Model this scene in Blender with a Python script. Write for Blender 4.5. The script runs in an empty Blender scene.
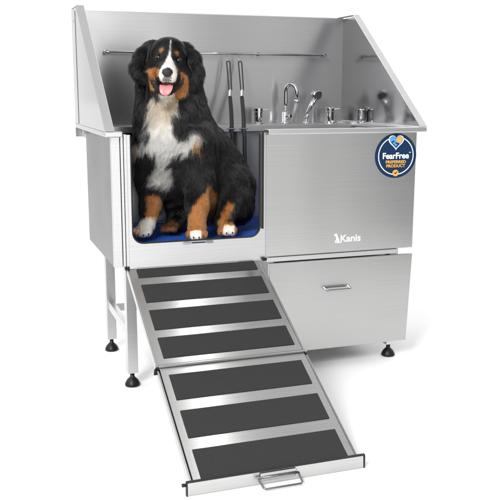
import bpy, bmesh, math, random
import numpy as np
from mathutils import Vector, Matrix
from mathutils.kdtree import KDTree

rng = np.random.default_rng(7)
random.seed(7)
scene = bpy.context.scene
COL = scene.collection

# ------------------------------------------------------------------ camera
CAM = np.array([-0.4714, -2.7716, 1.0558])
YAW, PITCH, FOC, ROLL = 0.3359, 0.1938, 821.0, 0.0021
cd = bpy.data.cameras.new("camera")
cam = bpy.data.objects.new("camera", cd)
COL.objects.link(cam)
cam.location = CAM
cam.rotation_euler = (Matrix.Rotation(-YAW, 3, 'Z') @ Matrix.Rotation(math.pi / 2 - PITCH, 3, 'X') @ Matrix.Rotation(ROLL, 3, 'Z')).to_euler()
cd.sensor_width = 36
cd.lens = FOC / 500 * 36
cd.clip_end = 500
scene.camera = cam

RT = np.array([math.cos(YAW), -math.sin(YAW), 0.0])
FH = np.array([math.sin(YAW), math.cos(YAW), 0.0])
ZZ = np.array([0, 0, 1.0])
FW = FH * math.cos(PITCH) - ZZ * math.sin(PITCH)
UP = FH * math.sin(PITCH) + ZZ * math.cos(PITCH)


def at(u, v, d):
    """a point of the dog's front sketch (u, v) at distance d -> world"""
    a, b = u - 250, v - 250
    c, s = math.cos(ROLL), math.sin(ROLL)
    a, b = c * a + s * b, -s * a + c * b
    return CAM + d * (FW + RT * a / FOC - UP * b / FOC)


def sketch(P):
    """world points (n,3) -> front sketch coordinates u, v, distance"""
    X = P - CAM
    d = X @ FW
    a = FOC * (X @ RT) / d
    b = -FOC * (X @ UP) / d
    c, s = math.cos(ROLL), math.sin(ROLL)
    return 250 + c * a - s * b, 250 + s * a + c * b, d


# ------------------------------------------------------------------ materials
def mat(name):
    m = bpy.data.materials.new(name)
    m.use_nodes = True
    nt = m.node_tree
    return m, nt, nt.nodes, nt.links, nt.nodes["Principled BSDF"]


def brushed(name, base, rough, aniso=0.6, grain=(3, 900, 900), var=0.10, bump=0.02, metal=1.0):
    m, nt, N, L, b = mat(name)
    b.inputs["Metallic"].default_value = metal
    b.inputs["Anisotropic"].default_value = aniso
    b.inputs["Anisotropic Rotation"].default_value = 0.25
    tc = N.new("ShaderNodeTexCoord")
    mp = N.new("ShaderNodeMapping")
    mp.inputs["Scale"].default_value = (grain[0], grain[1], 1)
    L.new(tc.outputs["UV"], mp.inputs["Vector"])
    nz = N.new("ShaderNodeTexNoise")
    nz.inputs["Scale"].default_value = 1.0
    nz.inputs["Detail"].default_value = 4
    L.new(mp.outputs[0], nz.inputs["Vector"])
    mp2 = N.new("ShaderNodeMapping")
    mp2.inputs["Scale"].default_value = (1.3, 240, 1)
    L.new(tc.outputs["UV"], mp2.inputs["Vector"])
    nz2 = N.new("ShaderNodeTexNoise")
    nz2.inputs["Scale"].default_value = 1.0
    nz2.inputs["Detail"].default_value = 3
    L.new(mp2.outputs[0], nz2.inputs["Vector"])
    ad = N.new("ShaderNodeMath"); ad.operation = 'ADD'
    L.new(nz.outputs["Fac"], ad.inputs[0]); L.new(nz2.outputs["Fac"], ad.inputs[1])
    mr = N.new("ShaderNodeMapRange")
    mr.inputs["From Min"].default_value = 0.55; mr.inputs["From Max"].default_value = 1.45
    mr.inputs["To Min"].default_value = 1 - var; mr.inputs["To Max"].default_value = 1 + var
    L.new(ad.outputs[0], mr.inputs["Value"])
    mx = N.new("ShaderNodeMix"); mx.data_type = 'RGBA'; mx.blend_type = 'MULTIPLY'
    mx.inputs["Factor"].default_value = 1.0
    mx.inputs[6].default_value = (*base, 1)
    L.new(mr.outputs[0], mx.inputs[7])
    L.new(mx.outputs[2], b.inputs["Base Color"])
    # cloudy wear in the roughness
    nz3 = N.new("ShaderNodeTexNoise"); nz3.inputs["Scale"].default_value = 4.0; nz3.inputs["Detail"].default_value = 3
    L.new(tc.outputs["UV"], nz3.inputs["Vector"])
    mr3 = N.new("ShaderNodeMapRange")
    mr3.inputs["To Min"].default_value = rough * 0.85; mr3.inputs["To Max"].default_value = rough * 1.2
    L.new(nz3.outputs["Fac"], mr3.inputs["Value"])
    L.new(mr3.outputs[0], b.inputs["Roughness"])
    tg = N.new("ShaderNodeTangent"); tg.direction_type = 'UV_MAP'; tg.uv_map = "UVMap"
    L.new(tg.outputs[0], b.inputs["Tangent"])
    if bump:
        bp = N.new("ShaderNodeBump"); bp.inputs["Strength"].default_value = bump; bp.inputs["Distance"].default_value = 0.001
        L.new(nz.outputs["Fac"], bp.inputs["Height"]); L.new(bp.outputs[0], b.inputs["Normal"])
    return m


def plain(name, base, rough=0.5, metallic=0.0, noise=0.12, nscale=60, bump=0.0, spec=0.5, coat=0.0):
    m, nt, N, L, b = mat(name)
    b.inputs["Metallic"].default_value = metallic
    b.inputs["Roughness"].default_value = rough
    b.inputs["Specular IOR Level"].default_value = spec
    b.inputs["Coat Weight"].default_value = coat
    tc = N.new("ShaderNodeTexCoord")
    nz = N.new("ShaderNodeTexNoise"); nz.inputs["Scale"].default_value = nscale; nz.inputs["Detail"].default_value = 4
    L.new(tc.outputs["Object"], nz.inputs["Vector"])
    mr = N.new("ShaderNodeMapRange")
    mr.inputs["From Min"].default_value = 0.3; mr.inputs["From Max"].default_value = 0.7
    mr.inputs["To Min"].default_value = 1 - noise; mr.inputs["To Max"].default_value = 1 + noise
    L.new(nz.outputs["Fac"], mr.inputs["Value"])
    mx = N.new("ShaderNodeMix"); mx.data_type = 'RGBA'; mx.blend_type = 'MULTIPLY'
    mx.inputs["Factor"].default_value = 1.0; mx.inputs[6].default_value = (*base, 1)
    L.new(mr.outputs[0], mx.inputs[7]); L.new(mx.outputs[2], b.inputs["Base Color"])
    if bump:
        bp = N.new("ShaderNodeBump"); bp.inputs["Strength"].default_value = bump; bp.inputs["Distance"].default_value = 0.001
        L.new(nz.outputs["Fac"], bp.inputs["Height"]); L.new(bp.outputs[0], b.inputs["Normal"])
    return m


M = dict(
    steel=brushed("brushed_steel_front", (0.60, 0.597, 0.593), 0.18, 0.95, var=.06, bump=0),
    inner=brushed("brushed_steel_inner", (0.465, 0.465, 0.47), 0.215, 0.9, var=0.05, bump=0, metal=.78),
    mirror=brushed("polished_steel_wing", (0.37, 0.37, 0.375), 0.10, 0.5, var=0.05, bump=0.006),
    drawer=brushed("brushed_steel_drawer", (0.50, 0.498, 0.495), 0.20, 0.95, var=0.06, bump=0),
    side=brushed("darkened_steel_side", (0.17, 0.17, 0.174), 0.34, 0.4),  # same steel, base darkened: the left panel's dark reflection put into the colour
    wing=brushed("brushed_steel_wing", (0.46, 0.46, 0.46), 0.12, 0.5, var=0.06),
    frame=brushed("satin_steel_frame", (0.62, 0.62, 0.62), 0.33, 0.3, grain=(6, 500, 1)),
    ramp=brushed("satin_steel_ramp", (0.55, 0.55, 0.545), 0.22, 0.8, grain=(14, 700, 1)),
    chrome=plain("chrome", (0.52, 0.52, 0.53), 0.06, 1.0, 0.02),
    pad=plain("grit_tread", (0.020, 0.020, 0.021), 0.6, 0.0, 0.45, 900, 0.4, spec=0.3),
    rubber=plain("black_rubber", (0.0045, 0.0045, 0.0048), 0.42, 0.0, 0.2, 200, spec=0.35),
    gasket=plain("black_gasket", (0.006, 0.006, 0.007), 0.5),
    strap=plain("black_strap", (0.012, 0.012, 0.013), 0.55, 0.0, 0.3, 500, 0.3),
    blue=plain("blue_rubber_mat", (0.026, 0.105, 0.47), 0.4, 0.0, 0.15, 90),
    dark=plain("dark_steel", (0.2, 0.2, 0.2), 0.35, 1.0),
    white=plain("white_print", (0.82, 0.82, 0.82), 0.5, 0, 0.03),
    navy=plain("navy_vinyl", (0.0045, 0.027, 0.078), 0.4, 0, 0.05, spec=0.2),
    gold=plain("gold_print", (0.72, 0.38, 0.07), 0.45, 0, 0.05),
    sky=plain("light_blue_print", (0.10, 0.32, 0.68), 0.45, 0, 0.05),
    nose=plain("wet_black_nose", (0.042, 0.040, 0.042), 0.27, 0, 0.4, 420, 0.6),
    lip=plain("black_lip", (0.008, 0.007, 0.007), 0.3),
    tongue=plain("pink_tongue", (0.62, 0.22, 0.23), 0.32, 0, 0.12, 220, 0.4),
    eye=plain("dark_pupil", (0.003, 0.002, 0.002), 0.05, 0, 0.2, 300, spec=.5),
    iris=plain("brown_iris", (0.075, 0.030, 0.010), 0.06, 0, 0.3, 300, spec=.5),
    claw=plain("dark_claw", (0.03, 0.022, 0.018), 0.35),
)


# ------------------------------------------------------------------ mesh helpers
def add_uv(me):
    """box projected UV in metres; U runs along the brushing (the horizontal) of every face"""
    uv = me.uv_layers.new(name="UVMap")
    n = len(me.loops)
    co = np.empty(len(me.vertices) * 3); me.vertices.foreach_get("co", co); co = co.reshape(-1, 3)
    li = np.empty(n, int); me.loops.foreach_get("vertex_index", li)
    out = np.zeros((n, 2))
    for p in me.polygons:
        a = np.abs(np.array(p.normal)); k = int(a.argmax())
        s = slice(p.loop_start, p.loop_start + p.loop_total)
        P = co[li[s]]
        if k == 0: out[s] = P[:, [1, 2]]
        elif k == 1: out[s] = P[:, [0, 2]]
        else: out[s] = P[:, [0, 1]]
    uv.data.foreach_set("uv", out.astype(np.float32).ravel())


def obj(name, bm, m, parent=None, bevel=0.0, smooth=False, uv=True):
    me = bpy.data.meshes.new(name)
    bmesh.ops.recalc_face_normals(bm, faces=bm.faces)
    bm.to_mesh(me); bm.free()
    if uv: add_uv(me)
    o = bpy.data.objects.new(name, me)
    COL.objects.link(o)
    me.materials.append(m)
    if smooth:
        for p in me.polygons: p.use_smooth = True
    if bevel:
        md = o.modifiers.new("bevel", 'BEVEL'); md.width = bevel; md.segments = 2; md.limit_method = 'ANGLE'; md.angle_limit = math.radians(40)
        md.harden_normals = False
    if parent is not None: o.parent = parent
    return o


def B(): return bmesh.new()


def box(bm, x0, x1, y0, y1, z0, z1):
    vs = [bm.verts.new((x, y, z)) for x in (x0, x1) for y in (y0, y1) for z in (z0, z1)]
    for f in ((0, 1, 3, 2), (4, 6, 7, 5), (0, 4, 5, 1), (2, 3, 7, 6), (0, 2, 6, 4), (1, 5, 7, 3)):
        bm.faces.new([vs[i] for i in f])
    return bm


def prism(bm, pts, vec):
    """extrude a closed polygon (3D points) along vec"""
    vec = Vector(vec)
    a = [bm.verts.new(p) for p in pts]; b = [bm.verts.new(Vector(p) + vec) for p in pts]
    bm.faces.new(a); bm.faces.new(b[::-1])
    for i in range(len(a)):
        j = (i + 1) % len(a)
        bm.faces.new((a[i], b[i], b[j], a[j]))
    return bm


def tube(bm, pts, r, n=12, closed=False, caps=True):
    pts = [Vector(p) for p in pts]; m = len(pts)
    rs = r if isinstance(r, (list, tuple)) else [r] * m
    T = []
    for i in range(m):
        if closed: t = pts[(i + 1) % m] - pts[i - 1]
        else: t = pts[min(i + 1, m - 1)] - pts[max(i - 1, 0)]
        T.append(t.normalized())
    ref = Vector((0, 0, 1)) if abs(T[0].z) < 0.9 else Vector((1, 0, 0))
    nrm = (ref - T[0] * ref.dot(T[0])).normalized()
    rings = []
    for i in range(m):
        nrm = (nrm - T[i] * nrm.dot(T[i])).normalized(); bi = T[i].cross(nrm)
        rings.append([bm.verts.new(pts[i] + (nrm * math.cos(2 * math.pi * k / n) + bi * math.sin(2 * math.pi * k / n)) * rs[i]) for k in range(n)])
    for i in range(m if closed else m - 1):
        a, b = rings[i], rings[(i + 1) % m]
        for k in range(n): bm.faces.new((a[k], a[(k + 1) % n], b[(k + 1) % n], b[k]))
    if caps and not closed: bm.faces.new(rings[0][::-1]); bm.faces.new(rings[-1])
    return bm


def lathe(bm, prof, c, axis=(0, 0, 1), n=28):
    """profile of (radius, height) turned round an axis through c"""
    q = Vector((0, 0, 1)).rotation_difference(Vector(axis).normalized())
    rings = []
    for r, h in prof:
        rings.append([bm.verts.new(Vector(c) + q @ Vector((r * math.cos(2 * math.pi * k / n), r * math.sin(2 * math.pi * k / n), h))) for k in range(n)])
    for a, b in zip(rings, rings[1:]):
        for k in range(n): bm.faces.new((a[k], a[(k + 1) % n], b[(k + 1) % n], b[k]))
    bm.faces.new(rings[0][::-1]); bm.faces.new(rings[-1])
    return bm


def empty(name, loc=(0, 0, 0)):
    o = bpy.data.objects.new(name, None); COL.objects.link(o); o.location = loc
    o.empty_display_size = 0.05
    return o


def tag(o, label, cat, group=None):
    o["label"] = label; o["category"] = cat
    if group: o["group"] = group
    return o


# ------------------------------------------------------------------ setting: white studio sheet
bm = B()
vs = [bm.verts.new(p) for p in ((-14, -1.75, 0), (16, -1.75, 0), (16, 60, 0), (-14, 60, 0))]
bm.faces.new(vs)
fm = plain("white_studio_floor", (0.90, 0.90, 0.90), 0.7, 0, 0.004, 3, spec=0.1)
fl = obj("floor", bm, fm); fl["kind"] = "structure"

# ------------------------------------------------------------------ the tub
W, D, ZB, ZR, RIM = 1.17, 0.576, 0.448, 0.915, 0.897
O, YF, YR, ZT = 0.022, -0.034, 0.711, 1.365
tub = tag(empty("grooming_tub", (W / 2, D / 2, 0)), "large brushed stainless steel pet washing tub with high splash back, taps and open doorway", "tub")
OFF = Vector((W / 2, D / 2, 0))


def part(name, bm, m, parent=tub, **k):
    o = obj(name, bm, m, None, **k)
    o.parent = parent
    o.matrix_parent_inverse = Matrix.Identity(4)
    # children of the tub keep world shape: shift by the root's base point
    if parent is not None:
        r = parent
        while r.parent is not None: r = r.parent
        if parent is r:
            o.location = -Vector(r.location)
    return o


# body
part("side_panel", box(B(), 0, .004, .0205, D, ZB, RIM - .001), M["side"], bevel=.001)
part("side_panel", box(B(), W - .004, W, .0205, D, ZB, RIM - .001), M["steel"], bevel=.001)
part("front_strip", box(B(), 0, .030, 0, .020, ZB, RIM - .001), M["frame"], bevel=.0015)
bm = B()
box(bm, .0315, .0405, -.006, .02, ZB - .004, .904); box(bm, .0405, .0425, .004, .02, ZB - .004, .902); box(bm, .0425, .0528, -.006, .02, ZB - .004, .904)
part("door_channel", bm, M["frame"], bevel=.001)
ZF = ZB - .0085
# U shaped door frame with rounded inner corners
xa, xb, zs, rr = .066, .536, .527, .038
inner = [(xa, .902)]
for k in range(9):
    a = math.pi + k * math.pi / 16
    inner.append((xa + rr + rr * math.cos(a), zs + rr + rr * math.sin(a)))
for k in range(9):
    a = 1.5 * math.pi + k * math.pi / 16
    inner.append((xb - rr + rr * math.cos(a), zs + rr + rr * math.sin(a)))
inner.append((xb, .902))
bm = B()
# build the U as quads between the outer and inner outline
outer = [(.0535, .902)] + [(.0535, zs + rr - (zs + rr - ZF) * k / 8) if k < 5 else (.0535 + (k - 4) * .012, ZF) for k in range(9)]
outer += [(.553 - (8 - k) * .012 if k > 0 and k < 8 else (.505 if k == 0 else .553), ZF) for k in range(9)] + [(.553, .902)]
outer[10:19] = [(.505 + .048 * min(k, 4) / 4, ZF if k <= 4 else ZF + (zs + rr - ZF) * (k - 4) / 4) for k in range(9)]
outer[1:10] = [(.0535 + .048 * max(0, k - 4) / 4, zs + rr - (zs + rr - ZF) * min(k, 4) / 4) for k in range(9)]
Y0, Y1 = 0.0, 0.020
iv = [[bm.verts.new((x, y, z)) for x, z in inner] for y in (Y0, Y1)]
ov = [[bm.verts.new((x, y, z)) for x, z in outer] for y in (Y0, Y1)]
n = len(inner)
for i in range(n - 1):
    bm.faces.new((iv[0][i], iv[0][i + 1], ov[0][i + 1], ov[0][i])); bm.faces.new((iv[1][i], ov[1][i], ov[1][i + 1], iv[1][i + 1]))
    bm.faces.new((iv[0][i], iv[1][i], iv[1][i + 1], iv[0][i + 1])); bm.faces.new((ov[0][i], ov[0][i + 1], ov[1][i + 1], ov[1][i]))
for i in (0, n - 1): bm.faces.new((iv[0][i], ov[0][i], ov[1][i], iv[1][i]))
df = part("door_frame", bm, M["frame"])
gp = [(x, .004, z) for x, z in inner]
bm = B(); tube(bm, [(xa + .001, .002, .9)] + [(x + (.001 if x < .3 else -.001), .002, z + .001) for x, z in inner[1:-1]] + [(xb - .001, .002, .9)], .0032, 8)
part("gasket", bm, M["gasket"], df)
bm = B()
for cx_ in (.258, .343): box(bm, cx_ - .012, cx_ + .012, -.010, -.0005, .5165, .5245)
box(bm, .270, .331, -.0075, -.0005, .5180, .5230)
lt = part("threshold_latch", bm, M["chrome"], df, bevel=.0008)
part("latch_inlay", box(B(), .276, .325, -.0088, -.0076, .5188, .5222), M["navy"], df)
# black seal post beside the fixed panel
part("seal_strip", box(B(), .5395, .5455, -.010, -.0005, zs + .03, .905), M["gasket"], bevel=.001)
# right front panel with folded lower edge
fp = part("front_panel", box(B(), .5565, W, 0, .018, ZB, RIM - .001), M["steel"], bevel=.0022)
part("panel_edge", box(B(), .5535, .5565, .002, .018, ZB, RIM - .002), M["frame"])
# hinge pins of the doorway
for x in (.043, .549):
    part("hinge_pin", tube(B(), [(x - .008, -.010, ZB - .004), (x + .008, -.010, ZB - .004)], .006, 10), M["rubber"], smooth=False)
# tub inside
part("tub_floor", box(B(), .005, W - .005, .021, D - .003, ZB + .001, .500), M["inner"])
part("rear_panel", box(B(), .0045, W - .0045, D - .003, D, ZB, .8805), M["inner"])
# deck the taps stand on, with its front lip
bm = B()
prism(bm, [(-O + .004, .520, .880), (-O + .004, .523, .880), (-O + .004, .523, .9025), (-O + .004, YR, .9025), (-O + .004, YR, .9065), (-O + .004, .520, .9065)], (W + 2 * O - .008, 0, 0))
part("tap_deck", bm, M["frame"], bevel=.0012)
part("deck_underside", box(B(), .001, W - .001, D + .001, YR - .001, .860, .9015), M["frame"])
part("back_wall", box(B(), -O + .0005, W + O - .0005, YR + .0005, YR + .004, .860, ZT), M["inner"])
part("back_wall_lip", box(B(), -O + .0045, W + O - .0045, YR - .002, YR + .018, ZT + .0005, ZT + .004), M["frame"])
# rim
bm = B(); box(bm, -O, .0355, YF, -.0065, RIM, ZR)
part("rim", bm, M["frame"], bevel=.003)
bm = B(); box(bm, .5535, W + O, YF, .014, RIM, ZR)
part("rim", bm, M["frame"], bevel=.003)
bm = B(); box(bm, -O, .018, -.0060, YR + .004, RIM, ZR - .0005)
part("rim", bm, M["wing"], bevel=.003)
bm = B(); box(bm, W - .018, W + O, .0145, YR + .004, RIM, ZR - .0005)
part("rim", bm, M["frame"], bevel=.003)
# splash wings with a flange folded inward along the edge
for side in (0, 1):
    xo = -O if side == 0 else W + O
    s = 1 if side == 0 else -1
    bm = B()
    prism(bm, [(xo, YR, ZR + .0005), (xo, YR, ZT), (xo, .562, ZT), (xo, YF + .004, ZR + .0005)], (s * .003, 0, 0))
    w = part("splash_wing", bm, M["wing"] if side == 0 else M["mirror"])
    a = Vector((xo, YF + .002, ZR + .001)); b = Vector((xo, .562, ZT + .004)); c = Vector((xo, YR + .004, ZT + .004))
    e = (b - a).normalized(); nrm = Vector((0, -e.z, e.y))
    if nrm.z < 0: nrm = -nrm
    bm = B()
    prism(bm, [a, a + nrm * .004, b + nrm * .003 + Vector((0, -.001, .001)), c + Vector((0, 0, .003)), c, b], (s * .030, 0, 0))
    part("wing_flange", bm, M["frame"], w, bevel=.0012)
    if side == 0:
        part("wing_seam", box(B(), xo - .0015, xo - .0002, .600, .6035, ZR + .003, ZT - .01), M["side"], w)
        part("rivet", lathe(B(), [(.006, 0), (.006, .001), (.003, .003)], (xo, .66, ZT - .045), (-1, 0, 0), 12), M["frame"], w)

# towel rail
zr_, yr_ = 1.203, .672
rail = part("towel_rail", tube(B(), [(.104, yr_, zr_), (1.092, yr_, zr_)], .0042, 10), M["chrome"], smooth=True)
for x in (.112, .437, .765, 1.084):
    bm = B(); tube(bm, [(x, yr_, zr_), (x, YR - .003, zr_)], .0045, 10); lathe(bm, [(.009, 0), (.009, .003)], (x, YR - .0005, zr_), (0, -1, 0), 16)
    lathe(bm, [(.0062, -.007), (.0072, -.005), (.0072, .005), (.0062, .007)], (x, yr_, zr_), (1, 0, 0), 14)
    part("bracket", bm, M["chrome"], rail)

# taps
TY, TZ = .64, .9068


def knob(x, y=TY, z=TZ, k_=1.0, turn=(.041, -.014)):
    bm = B()
    lathe(bm, [(r * k_, h * k_) for r, h in [(.0225, 0), (.0225, .005), (.0185, .007), (.0185, .050), (.0195, .052), (.0195, .066), (.0165, .069)]], (x, y, z))
    k = part("tap_knob", bm, M["chrome"], bevel=.0006)
    part("lever", tube(B(), [(x + turn[0] * .4 * k_, y + turn[1] * .4 * k_, z + .060 * k_), (x + turn[0] * k_, y + turn[1] * k_, z + .063 * k_)], [.0055 * k_, .0045 * k_], 10), M["chrome"], k)


knob(.757); knob(1.098); knob(1.168, .470, ZR - .0004, .84, (.014, -.042))
bm = B()
fx = .884
lathe(bm, [(.0205, 0), (.0205, .004), (.0158, .007), (.0158, .048), (.0125, .052), (.009, .053)], (fx, TY, TZ))
pts = [(fx, TY, TZ + .05), (fx, TY, TZ + .09), (fx, TY, TZ + .135)]
dirx, diry = .030, -.052
cn = Vector((fx + dirx / 2, TY + diry / 2, TZ + .137)); rad = math.hypot(dirx, diry) / 2
for k in range(1, 13):
    a = math.pi - math.pi * k / 12
    pts.append((cn.x + math.cos(a) * dirx / 2, cn.y + math.cos(a) * diry / 2, cn.z + math.sin(a) * rad * 1.05))
pts.append((fx + dirx * 1.04, TY + diry * 1.04, TZ + .105))
tube(bm, pts, .0088, 14)
tube(bm, [pts[-1], (fx + dirx * 1.05, TY + diry * 1.05, TZ + .086)], .0105, 14)
g = part("gooseneck_tap", bm, M["chrome"], smooth=True)
bm = B(); lathe(bm, [(.0095, 0), (.0105, .003), (.0105, .018), (.0075, .022)], (fx + .002, TY - .012, TZ + .03), (.5, -.85, .1), 16)
part("lever", bm, M["chrome"], g, smooth=False)
bm = B()
lathe(bm, [(.016, 0), (.016, .004), (.011, .006), (.010, .02)], (.983, TY, TZ))
hp = [(.983, TY, TZ + .018), (.990, TY - .002, TZ + .045), (1.003, TY - .006, TZ + .075), (1.020, TY - .012, TZ + .112)]
tube(bm, hp, [.0085, .0095, .0105, .0118], 14)
sp = part("hand_sprayer", bm, M["chrome"], smooth=True)
hd = Vector((.25, -.9, -.28)).normalized(); hc = Vector((1.026, TY - .014, TZ + .121))
bm = B(); lathe(bm, [(.010, -.026), (.020, -.019), (.0245, -.002), (.0245, .0065), (.0215, .009)], hc, hd, 24)
h2 = part("spray_head", bm, M["chrome"], sp, smooth=False, bevel=.001)
bm = B(); lathe(bm, [(.0175, .0093), (.0175, .0103)], hc, hd, 24)
part("spray_face", bm, M["side"], sp)

# legs, rails, feet
for lx, ly in ((.060, .040), (.060, .473), (1.104, .046), (1.104, .473)):
    lg = part("leg", box(B(), lx - .019, lx + .019, ly - .019, ly + .019, .050, ZB - .0005), M["frame"], bevel=.002)
    bm = B(); lathe(bm, [(.027, 0), (.0275, .005), (.026, .010), (.020, .021), (.011, .030), (.008, .033), (.008, .0495)], (lx, ly, .0005), n=24)
    part("levelling_foot", bm, M["rubber"], lg, smooth=True)
part("cross_rail", box(B(), .048, .072, .0595, .4535, .180, .212), M["frame"], bevel=.002)
part("cross_rail", box(B(), .0795, 1.0845, .461, .485, .165, .197), M["frame"], bevel=.002)
part("cross_rail", box(B(), 1.092, 1.116, .0655, .4535, .180, .212), M["frame"], bevel=.002)
part("under_frame", box(B(), .565, 1.102, -.004, .5, .4295, ZB - .001), M["frame"], bevel=.001)
# drawer
bm = B(); prism(bm, [(.566, -.012, .4265), (1.164, -.012, .4265), (1.149, -.012, .0765), (.566, -.012, .0765)], (0, .010, 0))
dr = part("drawer_front", bm, M["drawer"], bevel=.0018)
part("drawer_box", box(B(), .60, 1.083, 0, .45, .085, .42), M["dark"], dr)
bm = B()
hx0, hx1, hz = .782, .890, .3185
prism(bm, [(hx0, -.0125, hz + .006), (hx1, -.0125, hz + .006), (hx1, -.0125, hz - .002), (hx0, -.0125, hz - .002)], (0, -.003, 0))
tube(bm, [(hx0 + .004, -.015, hz + .002), (hx0 + .007, -.034, hz - .003), (hx0 + .012, -.040, hz - .006), (hx1 - .008, -.040, hz - .006), (hx1 - .002, -.036, hz - .004), (hx1 - .003, -.015, hz + .002)], .0045, 10)
part("drawer_handle", bm, M["chrome"], dr, bevel=.0005)


# ------------------------------------------------------------------ writing
def text_mesh(s, size, bold=0.0, spacing=1.0):
    cu = bpy.data.curves.new("lettering", 'FONT')
    cu.body = s; cu.size = size; cu.align_x = 'CENTER'; cu.offset = bold; cu.space_character = spacing
    cu.extrude = 0.0004; cu.resolution_u = 6
    o = bpy.data.objects.new("lettering", cu)
    me = bpy.data.meshes.new_from_object(o)
    bpy.data.objects.remove(o)
    return me


def text(name, s, size, x, z, m, parent, bold=0.0, y=-.0012, spacing=1.0, sx=1.0):
    me = text_mesh(s, size, bold, spacing)
    for v in me.vertices: v.co = (v.co.x * sx + x, y - v.co.z, v.co.y + z)
    me.materials.append(m)
    o = bpy.data.objects.new(name, me); COL.objects.link(o); o.parent = parent
    return o


def flat(pts, y, th=.0008):
    bm = B(); prism(bm, [(x, y, z) for x, z in pts], (0, -th, 0)); return bm


def circ(cx, cz, r, n=48): return [(cx + r * math.cos(2 * math.pi * k / n), cz + r * math.sin(2 * math.pi * k / n)) for k in range(n)]


def ring(cx, cz, r0, r1, y, a0=0, a1=2 * math.pi, th=.0008, n=64):
    bm = B(); R = []
    full = abs(a1 - a0 - 2 * math.pi) < 1e-6
    for k in range(n + (0 if full else 1)):
        a = a0 + (a1 - a0) * k / n
        c, s = math.cos(a), math.sin(a)
        R.append([bm.verts.new((cx + r * c, yy, cz + r * s)) for r, yy in ((r0, y), (r1, y), (r1, y - th), (r0, y - th))])
    m = len(R)
    for k in range(m if full else m - 1):
        p, q = R[k], R[(k + 1) % m]
        for i in range(4): bm.faces.new((p[i], p[(i + 1) % 4], q[(i + 1) % 4], q[i]))
    if not full: bm.faces.new(R[0]); bm.faces.new(R[-1][::-1])
    return bm


# name of the maker on the front panel: small sitting dog emblem and lettering
lg = text("logo_lettering", "Kanis", .0375, .900, .4885, M["white"], fp, bold=.0007, y=-.0008, sx=1.06)
e0 = (.846, .486)
dogpts = [(-.016, .030), (-.006, .036), (-.001, .030), (.0005, .022), (.004, .018), (.007, .010), (.009, .002), (.015, .001), (.015, -.001), (-.003, -.001), (-.003, .008), (-.006, .012), (-.006, .022), (-.010, .026)]
part("logo_emblem", flat([(e0[0] + x, e0[1] + z) for x, z in dogpts], -.0003), M["white"], fp)
part("logo_emblem", flat([(e0[0] - .009 + x, e0[1] + z) for x, z in [(0, 0), (.004, 0), (.004, .008), (.001, .010), (-.002, .006)]], -.0003), M["white"], fp)

# round sticker
bx, bz, br = 1.0815, .808, .0845
bd = part("sticker", flat(circ(bx, bz, br, 72), -.0004, .0010), M["navy"])
sub = lambda n, bm, m: part(n, bm, m, bd)
sub("sticker_ring", ring(bx, bz, br * .82, br * .862, -.0016, math.radians(112), math.radians(428)), M["white"])


def heart(cx, cz, s, n=60):
    out = []
    for k in range(n):
        t = 2 * math.pi * k / n
        out.append((cx + s * 16 * math.sin(t) ** 3 / 16, cz + s * (13 * math.cos(t) - 5 * math.cos(2 * t) - 2 * math.cos(3 * t) - math.cos(4 * t)) / 16))
    return out


hcx, hcz = bx - .001, bz + .0535
sub("heart_border", flat(heart(hcx, hcz, .0315), -.0016), M["white"])
sub("heart", flat(heart(hcx, hcz, .0265), -.0026), M["sky"])
sub("heart", flat([(hcx + x, hcz + z) for x, z in [(.001, .012), (.008, .019), (.017, .020), (.0235, .012), (.022, .002), (.016, -.007), (.010, -.003), (.004, -.004), (-.001, .003)]], -.0036, .0004), M["gold"])
sub("heart", flat([(hcx + x, hcz + z) for x, z in [(-.022, -.001), (-.012, .004), (-.004, -.003), (.006, -.005), (.013, -.008), (.004, -.019), (-.0005, -.023), (-.012, -.013)]], -.0036, .0004), M["navy"])
sub("heart", flat([(hcx + x, hcz + z) for x, z in [(-.017, -.003), (-.010, -.001), (-.002, -.008), (.004, -.012), (-.0005, -.018), (-.010, -.010)]], -.0041, .0004), M["sky"])
text("sticker_lettering", "FearFree", .0312, bx - .0012, bz - .0105, M["white"], bd, bold=.0009, y=-.0026, sx=.97)
text("sticker_lettering", "PREFERRED", .0155, bx, bz - .0285, M["gold"], bd, bold=.0005, y=-.0024, sx=1.07)
text("sticker_lettering", "PRODUCT", .0155, bx, bz - .0435, M["gold"], bd, bold=.0005, y=-.0024, sx=1.07)
text("sticker_lettering", "TM", .006, bx + .057, bz + .009, M["white"], bd, bold=.0001, y=-.0024)
sub("check_seal", flat(circ(bx, bz - .0655, .0125, 32), -.0026), M["gold"])
ck = (bx, bz - .0655)
sub("check_mark", flat([(ck[0] + x, ck[1] + z) for x, z in [(-.006, .0005), (-.004, .0025), (-.0015, -.0005), (.005, .006), (.0068, .004), (-.0015, -.005)]], -.0036), M["navy"])

bd.scale.x = 1.04; bd.location.x += -.04 * bx

# ------------------------------------------------------------------ blue mat
mat_o = tag(empty("floor_mat", (.30, .30, .5005)), "ribbed blue rubber mat on the tub floor under the dog", "mat")
bm = B()
prof = []
x0, x1, nr = .020, W - .020, 118
w = (x1 - x0) / nr
for i in range(nr):
    xx = x0 + i * w
    prof += [(xx, .506), (xx + w * .28, .506), (xx + w * .40, .5105), (xx + w * .84, .5105)]
prof.append((x1, .506))
top = [[bm.verts.new((x, y, z)) for x, z in prof] for y in (.026, .568)]
bot = [[bm.verts.new((x, y, .5006)) for x in (x0, x1)] for y in (.026, .568)]
for i in range(len(prof) - 1): bm.faces.new((top[0][i], top[0][i + 1], top[1][i + 1], top[1][i]))
bm.faces.new(top[0][::-1] + [bot[0][0], bot[0][1]]); bm.faces.new(top[1] + [bot[1][1], bot[1][0]])
o = obj("ribbed_sheet", bm, M["blue"], mat_o); o.location = -Vector(mat_o.location)
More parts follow.
